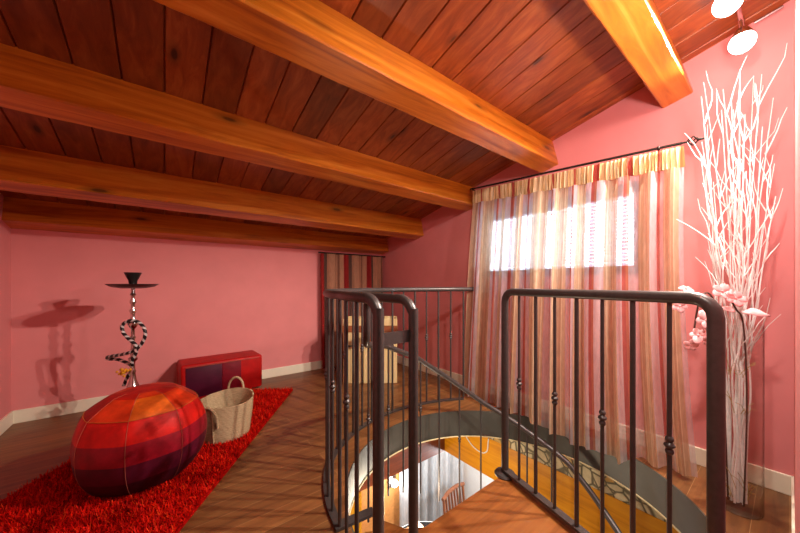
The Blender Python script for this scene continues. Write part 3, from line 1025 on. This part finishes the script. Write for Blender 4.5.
# ------------------------------------------------------------------ wooden crate by the far window-wall corner
cA, cB = Vector((1.49, 2.90, 0)), Vector((1.95, 2.56, 0))
cd_ = (cB - cA); cw = cd_.length; cd_.normalize()
cn = Vector((-cd_.y, cd_.x, 0))          # towards the back
cc = cA + cd_ * cw / 2 + cn * 0.14
ch_ = thing('wooden_hamper', (cc.x, cc.y, 0), 'pale slatted wooden hamper with brown band standing behind the stairwell railing', 'hamper')
M_PALE = wood('pale_slat_wood', '#C4A468', '#DCC28A', '#E8D4A4', 'Z', 0.6, 1.0, 0.15)
M_BAND = plain('brown_leather_band', '#8A4A22', 0.6)
crot = Matrix.Rotation(math.atan2(cd_.y, cd_.x), 3, 'Z')
def cpt(x_, y_, z_):
    return cc + cd_ * (x_ - 0) + cn * y_ + Vector((0, 0, z_))
HH = 0.68
bd = MB()
nsl = 8
for side, dep_ in (('f', -0.14), ('b', 0.14)):
    for k in range(nsl):
        x0 = -cw / 2 + cw * (k + 0.5) / nsl
        tz = HH - (0.05 if k in (0,) and side == 'f' else 0.0)
        bd.box(cpt(x0 * 0.985, dep_, tz / 2), (cw / nsl - 0.006, 0.016, tz), crot)
for sx in (-1, 1):
    for k in range(4):
        bd.box(cpt(sx * (cw / 2 - 0.008), -0.105 + 0.07 * k, HH / 2), (0.016, 0.064, HH), crot)
bd.box(cpt(0, 0, 0.03), (cw - 0.03, 0.26, 0.02), crot)
bd.build('slat_body', M_PALE, ch_, bevel=0.003)
bn = MB()
for dep_ in (-0.15, 0.15):
    bn.box(cpt(0, dep_, 0.575), (cw + 0.008, 0.006, 0.07), crot)
for sx in (-1, 1):
    bn.box(cpt(sx * (cw / 2 + 0.003), 0, 0.575), (0.006, 0.30, 0.07), crot)
bn.build('band', M_BAND, ch_)
for x_ in (-0.19, 0.20):
    pts = [cpt(x_ - 0.045 * math.cos(q), -0.15 - 0.03 * math.sin(q), 0.40) for q in [PI * k / 10 for k in range(11)]]
    MB().tube(pts, 0.008, 8).build('handle', M_RODM, ch_, True)
cl = MB()
vs, fs = [], []
for i in range(9):
    for j in range(7):
        vs.append(cpt(-0.04 + 0.10 * i / 8, -0.157 - 0.008 * math.sin(i * 1.6), HH + 0.01 - 0.30 * j / 6 - 0.01 * math.cos(i)))
for i in range(8):
    for j in range(6):
        q = i * 7 + j
        fs.append((q, q + 1, q + 8, q + 7))
cl.add(vs, fs)
clo = cl.build('cloth', plain('peach_cloth', '#D9824E', 0.8), None, True)
so = clo.modifiers.new('solid', 'SOLIDIFY'); so.thickness = 0.004
tag(clo, 'small peach cloth hanging over the front edge of the wooden hamper', 'cloth')

# ------------------------------------------------------------------ floor vase with branches and flowers
VC = Vector((2.125, 0.15, 0.0))
vs_ = thing('glass_floor_vase', VC, 'tall clear glass cylinder vase on the floor in the right corner', 'vase')
VR = 0.080
MB().lathe([(0.001, 0.001), (VR - 0.006, 0.001), (VR, 0.008), (VR, 0.86), (VR - 0.003, 0.865)], VC, 40, 0, False).build('glass', M_GLASS, vs_, True, angle=60)
M_BRANCH = plain('white_painted_branch', '#E8E0DC', 0.7, vary=0.04, scale=50)
rnd = random.Random(21)
def branch(base, top, r0, seed, twigs=7, droop=0.0):
    rr_ = random.Random(seed)
    m_ = MB()
    N = 14
    pts = []
    for k in range(N + 1):
        t_ = k / N
        j = 0.016 * math.sin(PI * min(1, t_ * 1.3))
        bend = t_ ** 1.6
        p = Vector((base.x + (top.x - base.x) * bend, base.y + (top.y - base.y) * bend, base.z + (top.z - base.z) * t_))
        if k not in (0,):
            p += Vector((rr_.uniform(-j, j), rr_.uniform(-j, j) * 0.7, 0))
        if p.z < 0.88:
            dxy = Vector((p.x - VC.x, p.y - VC.y, 0))
            lim = 0.036 + 0.025 * max(0.0, (p.z - 0.35) / 0.53)
            if dxy.length > lim:
                dxy *= lim / dxy.length
                p.x, p.y = VC.x + dxy.x, VC.y + dxy.y
        p.x = min(p.x, 2.43); p.y = max(p.y, 0.01)
        pts.append(p)
    m_.tube(catmull(pts, 3), [r0 * (1 - 0.75 * i / (N * 3)) for i in range(N * 3 + 1)], 6)
    for q in range(twigs):
        k = rr_.randint(6, N - 1)
        p = pts[k]
        d = Vector((rr_.uniform(-1, 1), rr_.uniform(-1, 1) * 0.9, rr_.uniform(1.2, 3.0))).normalized()
        ln = rr_.uniform(0.10, 0.30)
        tp = [p]
        for s_ in range(4):
            d = (d + Vector((rr_.uniform(-0.25, 0.25), rr_.uniform(-0.25, 0.25), 0.1))).normalized()
            nx = tp[-1] + d * ln / 4
            nx.x = min(nx.x, 2.44); nx.y = max(nx.y, 0.008); nx.z = min(nx.z, roof(nx.y) - 0.06)
            tp.append(nx)
        m_.tube(tp, [r0 * 0.55, r0 * 0.48, r0 * 0.4, r0 * 0.3, r0 * 0.18], 5)
    return m_
tops = [(2.10, 0.27, 1.98), (2.05, 0.255, 2.02), (2.25, 0.28, 1.9), (2.15, 0.20, 2.00), (2.3, 0.22, 1.96), (2.0, 0.16, 1.86), (2.22, 0.15, 2.10), (2.30, 0.11, 2.08), (2.18, 0.08, 2.02), (2.35, 0.05, 1.96), (2.10, 0.075, 1.75), (2.28, 0.045, 1.62), (2.2, 0.04, 1.45), (2.00, 0.255, 1.72), (2.32, 0.30, 1.75), (2.12, 0.23, 1.55), (2.34, 0.16, 1.7), (2.02, 0.10, 1.5), (2.16, 0.13, 1.85), (2.26, 0.19, 1.5)]
for i, tp in enumerate(tops):
    a_ = rnd.uniform(0, 2 * PI)
    rb = rnd.uniform(0.0, 0.05)
    base = VC + Vector((rb * math.cos(a_), rb * math.sin(a_), 0.03))
    o = branch(base, Vector(tp), 0.0047 if i % 3 else 0.0062, 100 + i).build('branch', M_BRANCH, None, True)
    tag(o, 'slender white painted bare branch standing in the tall glass floor vase', 'branch', 'white branches in the glass vase')

M_PETAL = plain('pink_petals', '#EFB4B4', 0.55, vary=0.1, scale=40)
M_PETALD = plain('rose_petals', '#E08C8C', 0.55, vary=0.1, scale=40)
M_STEM = plain('brown_flower_stem', '#4A2A1E', 0.7)
def blossom(c, nrm, size, mat, parent, name='blossom'):
    nrm = Vector(nrm).normalized()
    a_ = nrm.orthogonal().normalized(); b_ = nrm.cross(a_)
    m_ = MB()
    rr_ = random.Random(int(c[2] * 9999) + int(c[1] * 7777))
    o_ = rr_.uniform(0, 2)
    for k in range(5):
        an = o_ + k * 2 * PI / 5
        dd = a_ * math.cos(an) + b_ * math.sin(an)
        ss = dd.cross(nrm)
        sz = size * rr_.uniform(0.85, 1.15)
        vs, fs = [], []
        for i in range(6):
            t_ = i / 5
            wd = sz * 0.42 * math.sin(PI * (0.08 + 0.84 * t_)) ** 0.7
            for j in range(3):
                e = (j - 1)
                vs.append(Vector(c) + dd * sz * t_ + ss * wd * e + nrm * (0.35 * sz * t_ * (1 - 0.9 * t_) + 0.12 * sz * abs(e) * t_))
        for i in range(5):
            for j in range(2):
                q = i * 3 + j
                fs.append((q, q + 1, q + 4, q + 3))
        m_.add(vs, fs)
    m_.sphere(Vector(c) + nrm * 0.004, size * 0.13, 8, 5)
    o = m_.build(name, mat, parent, True, angle=180)
    so_ = o.modifiers.new('solid', 'SOLIDIFY'); so_.thickness = 0.001
    return o
FS = []
def flower_stem(pts, label, blooms, leaves):
    root = thing('flower_stem', pts[0], label, 'flower', 'artificial flowers in the glass vase')
    FS.append(root)
    MB().tube(catmull(pts, 5), 0.0035, 6).build('stem', M_STEM, root, True)
    for c_, nr_, sz, mt in blooms:
        blossom(c_, nr_, sz, mt, root)
    for c_, nr_, sz in leaves:
        blossom(c_, nr_, sz, M_PETAL, root, 'bract')
vb = VC + Vector((0, 0, 0.03))
flower_stem([vb + Vector((-0.02, 0.03, 0)), VC + Vector((-0.03, 0.04, 0.45)), VC + Vector((-0.05, 0.05, 0.85)), VC + Vector((-0.10, 0.08, 1.00)), VC + Vector((-0.15, 0.11, 0.97)), VC + Vector((-0.175, 0.13, 0.78))],
            'pale pink artificial flower spray drooping from the vase toward the striped curtain',
            [((1.95, 0.262, 0.812), (-0.8, -0.5, 0.3), 0.038, M_PETAL), ((1.95, 0.235, 0.885), (-0.8, -0.55, 0.2), 0.042, M_PETAL), ((1.945, 0.285, 0.765), (-0.9, -0.3, -0.2), 0.026, M_PETAL), ((1.955, 0.225, 0.800), (-0.7, -0.6, -0.3), 0.030, M_PETAL), ((1.95, 0.325, 0.945), (-0.8, -0.4, 0.1), 0.032, M_PETAL), ((1.96, 0.248, 0.965), (-0.8, -0.5, 0.3), 0.032, M_PETALD), ((1.96, 0.305, 1.025), (-0.5, -0.4, 0.8), 0.028, M_PETALD)], [])
flower_stem([vb + Vector((-0.03, -0.02, 0)), VC + Vector((-0.04, -0.03, 0.5)), VC + Vector((-0.045, -0.02, 0.86)), VC + Vector((-0.10, 0.00, 0.94)), VC + Vector((-0.11, 0.03, 1.02))],
            'rose flower spray with two broad pink petals standing at the rim of the glass vase',
            [((2.00, 0.19, 1.015), (-0.7, -0.5, 0.5), 0.040, M_PETALD), ((2.01, 0.15, 0.985), (-0.8, -0.6, 0.5), 0.036, M_PETALD)], [])
for c_, d_, ln_ in (((2.00, 0.150, 0.93), (0.2, 0.5, 0.1), 0.06), ((2.00, 0.13, 0.93), (0.3, -0.75, -0.12), 0.085)):
    c_ = Vector(c_); d_ = Vector(d_).normalized(); sd_ = Vector((-0.6, -0.1, 0.8)); sd_ = d_.cross(sd_).normalized()
    vs2, fs2 = [], []
    for i in range(8):
        t_ = i / 7
        for e in (-1, 0, 1):
            vs2.append(c_ + d_ * ln_ * t_ + sd_ * e * ln_ * 0.28 * math.sin(PI * (0.04 + 0.92 * t_)) + Vector((0, 0, 0.012 * math.sin(PI * t_) - 0.006 * abs(e))))
    for i in range(7):
        for e in range(2):
            q = i * 3 + e
            fs2.append((q, q + 1, q + 4, q + 3))
    fo = MB().add(vs2, fs2).build('petal', M_PETAL, FS[-1], True, angle=180)
    so_ = fo.modifiers.new('solid', 'SOLIDIFY'); so_.thickness = 0.001
# dry grass tuft loose in the vase
tf = MB()
rnd = random.Random(9)
for k in range(40):
    z0 = rnd.choice([0.05, 0.1, 0.45, 0.62])
    a_ = rnd.uniform(0, 2 * PI)
    p0 = VC + Vector((0.03 * math.cos(a_), 0.03 * math.sin(a_), z0))
    b_ = a_ + rnd.uniform(-1.5, 1.5)
    p1 = VC + Vector((0.055 * math.cos(b_), 0.055 * math.sin(b_), z0 + rnd.uniform(0.02, 0.10)))
    tf.tube([p0, (p0 + p1) / 2 + Vector((0, 0, 0.015)), p1], 0.0012, 4)
tfo = tag(tf.build('dried_grass', plain('straw', '#B99A62', 0.8), None, True), 'loose dried grass inside the glass floor vase', 'dried grass')
tfo['kind'] = 'stuff'

# ------------------------------------------------------------------ ceiling spotlights on a track
tr = thing('spotlight_track', (1.6, 0.15, 2.40), 'chrome ceiling track carrying glaring spot bulbs in the upper right corner', 'ceiling light')
MB().tube([(0.3, 0.15, 2.36), (2.40, 0.15, 2.36)], 0.009, 10).build('rail', M_CHROME, tr, True)
MB().tube([(2.435, 0.115, 2.415), (2.435, 0.02, 2.435)], 0.007, 10).build('cross_arm', M_CHROME, tr, True)
for x_ in (0.4, 1.4, 2.36):
    MB().tube([(x_, 0.15, 2.36), (x_, 0.15, roof(0.15) + 0.003)], 0.008, 8).build('post', M_CHROME, tr, True)
for p in SPOTS:
    hd = MB().lathe([(0.012, 0.06), (0.02, 0.055), (0.035, 0.03), (0.04, 0.015), (0.036, 0.012), (0.01, 0.03)], p, 20).build('lamp_head', M_CHROME, tr, True)
    MB().tube([(p[0], p[1], p[2] + 0.055), (p[0], 0.15, 2.36)], 0.006, 8).build('arm', M_CHROME, hd, True)
    MB().sphere((p[0], p[1], p[2] - 0.012), 0.048, 20, 10).build('bulb', M_BULB, hd, True)  # globe made larger to stand in for the glare round the bulb

# ------------------------------------------------------------------ lower room furniture
M_LCURT = cloth('grey_white_curtain', [(0.0, '#CCD2D6'), (0.4, '#DDE2E6'), (0.75, '#C2C8CE')], 0.30, None, transl=0.4)
lc = thing('lower_room_curtain', (3.1, 3.1, -0.4), 'long pale grey curtain in the lower room seen through the stairwell', 'curtain')
lm, larc = drape(2.45, 3.68, lambda s_: -0.35, lambda s_: LZ + 0.02, lambda s_, t_: 3.13, 0.035, 8, 2.0, 4, axis='X', nv=10, nu=160)
lm.build('drape', M_LCURT, lc, True, {'arc': larc}, angle=180)
# slat back chair
chc = Vector((3.06, 2.50, LZ))
chr_ = thing('dining_chair', chc, 'brown wooden slat back chair in the lower room seen through the stairwell', 'chair')
ang = R(6)
cr_ = Matrix.Rotation(ang, 3, 'Z')
def cp(x_, y_, z_):
    return chc + cr_ @ Vector((x_, y_, z_))
for x_, y_, h_ in ((-0.2, -0.2, 0.44), (0.2, -0.2, 0.44)):
    MB().tube([cp(x_, y_, 0), cp(x_, y_, h_)], 0.018, 8).build('leg', M_CHAIR, chr_, True)
for x_ in (-0.21, 0.21):
    MB().tube([cp(x_, 0.19, 0), cp(x_, 0.2, 0.45), cp(x_, 0.25, 0.95)], 0.017, 8).build('back_post', M_CHAIR, chr_, True)
MB().rbox(cp(0, 0, 0.455), (0.44, 0.43, 0.04), 0.015, cr_, 2).build('seat', M_CHAIR, chr_, True)
tp = MB()
tp.tube([cp(-0.23, 0.245, 0.94), cp(-0.1, 0.265, 0.965), cp(0.1, 0.265, 0.965), cp(0.23, 0.245, 0.94)], 0.024, 8)
tp.build('back_rail', M_CHAIR, chr_, True)
MB().tube([cp(-0.21, 0.205, 0.56), cp(0.21, 0.205, 0.56)], 0.015, 8).build('back_rail', M_CHAIR, chr_, True)
for k in range(6):
    x_ = -0.15 + 0.06 * k
    MB().bar(cp(x_, 0.208, 0.56), cp(x_, 0.262, 0.95), 0.012, 0.026).build('slat', M_CHAIR, chr_)
# table
tb = thing('dining_table', (2.28, 2.42, LZ), 'dark topped white edged table in the lower room seen through the stairwell', 'table')
MB().lathe([(0.001, 0.70), (0.50, 0.70), (0.50, 0.72), (0.001, 0.72)], (2.28, 2.42, LZ), 40).build('table_rim', M_WHITE, tb, True)
MB().lathe([(0.001, 0.721), (0.485, 0.721), (0.485, 0.724), (0.001, 0.724)], (2.28, 2.42, LZ), 40).build('table_top', M_BLACK, tb, True)
MB().lathe([(0.2, 0), (0.2, 0.02), (0.04, 0.05), (0.04, 0.70)], (2.28, 2.42, LZ), 20).build('pedestal', M_WHITE, tb, True)
# wall lamp
wl = thing('wall_lamp', (2.37, 3.24, -1.55), 'glaring white wall lamp in the lower room seen between the railing posts', 'lamp')
MB().span((2.32, 3.21, -1.62), (2.42, 3.249, -1.46)).build('back_plate', M_CHROME, wl)
MB().sphere((2.36, 3.15, -1.54), 0.045, 14, 10).build('bulb', M_BULB2, wl, True)
MB().tube([(2.36, 3.22, -1.58), (2.36, 3.16, -1.60), (2.36, 3.15, -1.575)], 0.008, 8).build('arm', M_CHROME, wl, True)
# cupboard
sb = thing('cupboard', (1.4, 3.05, LZ), 'honey coloured wooden cupboard in the lower room against the white wall', 'cupboard')
MB().span((1.10, 2.90, LZ + 0.03), (1.72, 3.235, LZ + 1.40)).build('carcass', M_ORANGE, sb, bevel=0.006)
for k in range(2):
    d_ = MB().span((1.12 + 0.30 * k, 2.885, LZ + 0.08), (1.40 + 0.30 * k, 2.90, LZ + 1.36)).build('door', M_ORANGE, sb, bevel=0.004)
    MB().sphere((1.38 + 0.06 * k, 2.875, LZ + 0.7), 0.014, 10, 6).build('knob', M_CHROME, d_, True)
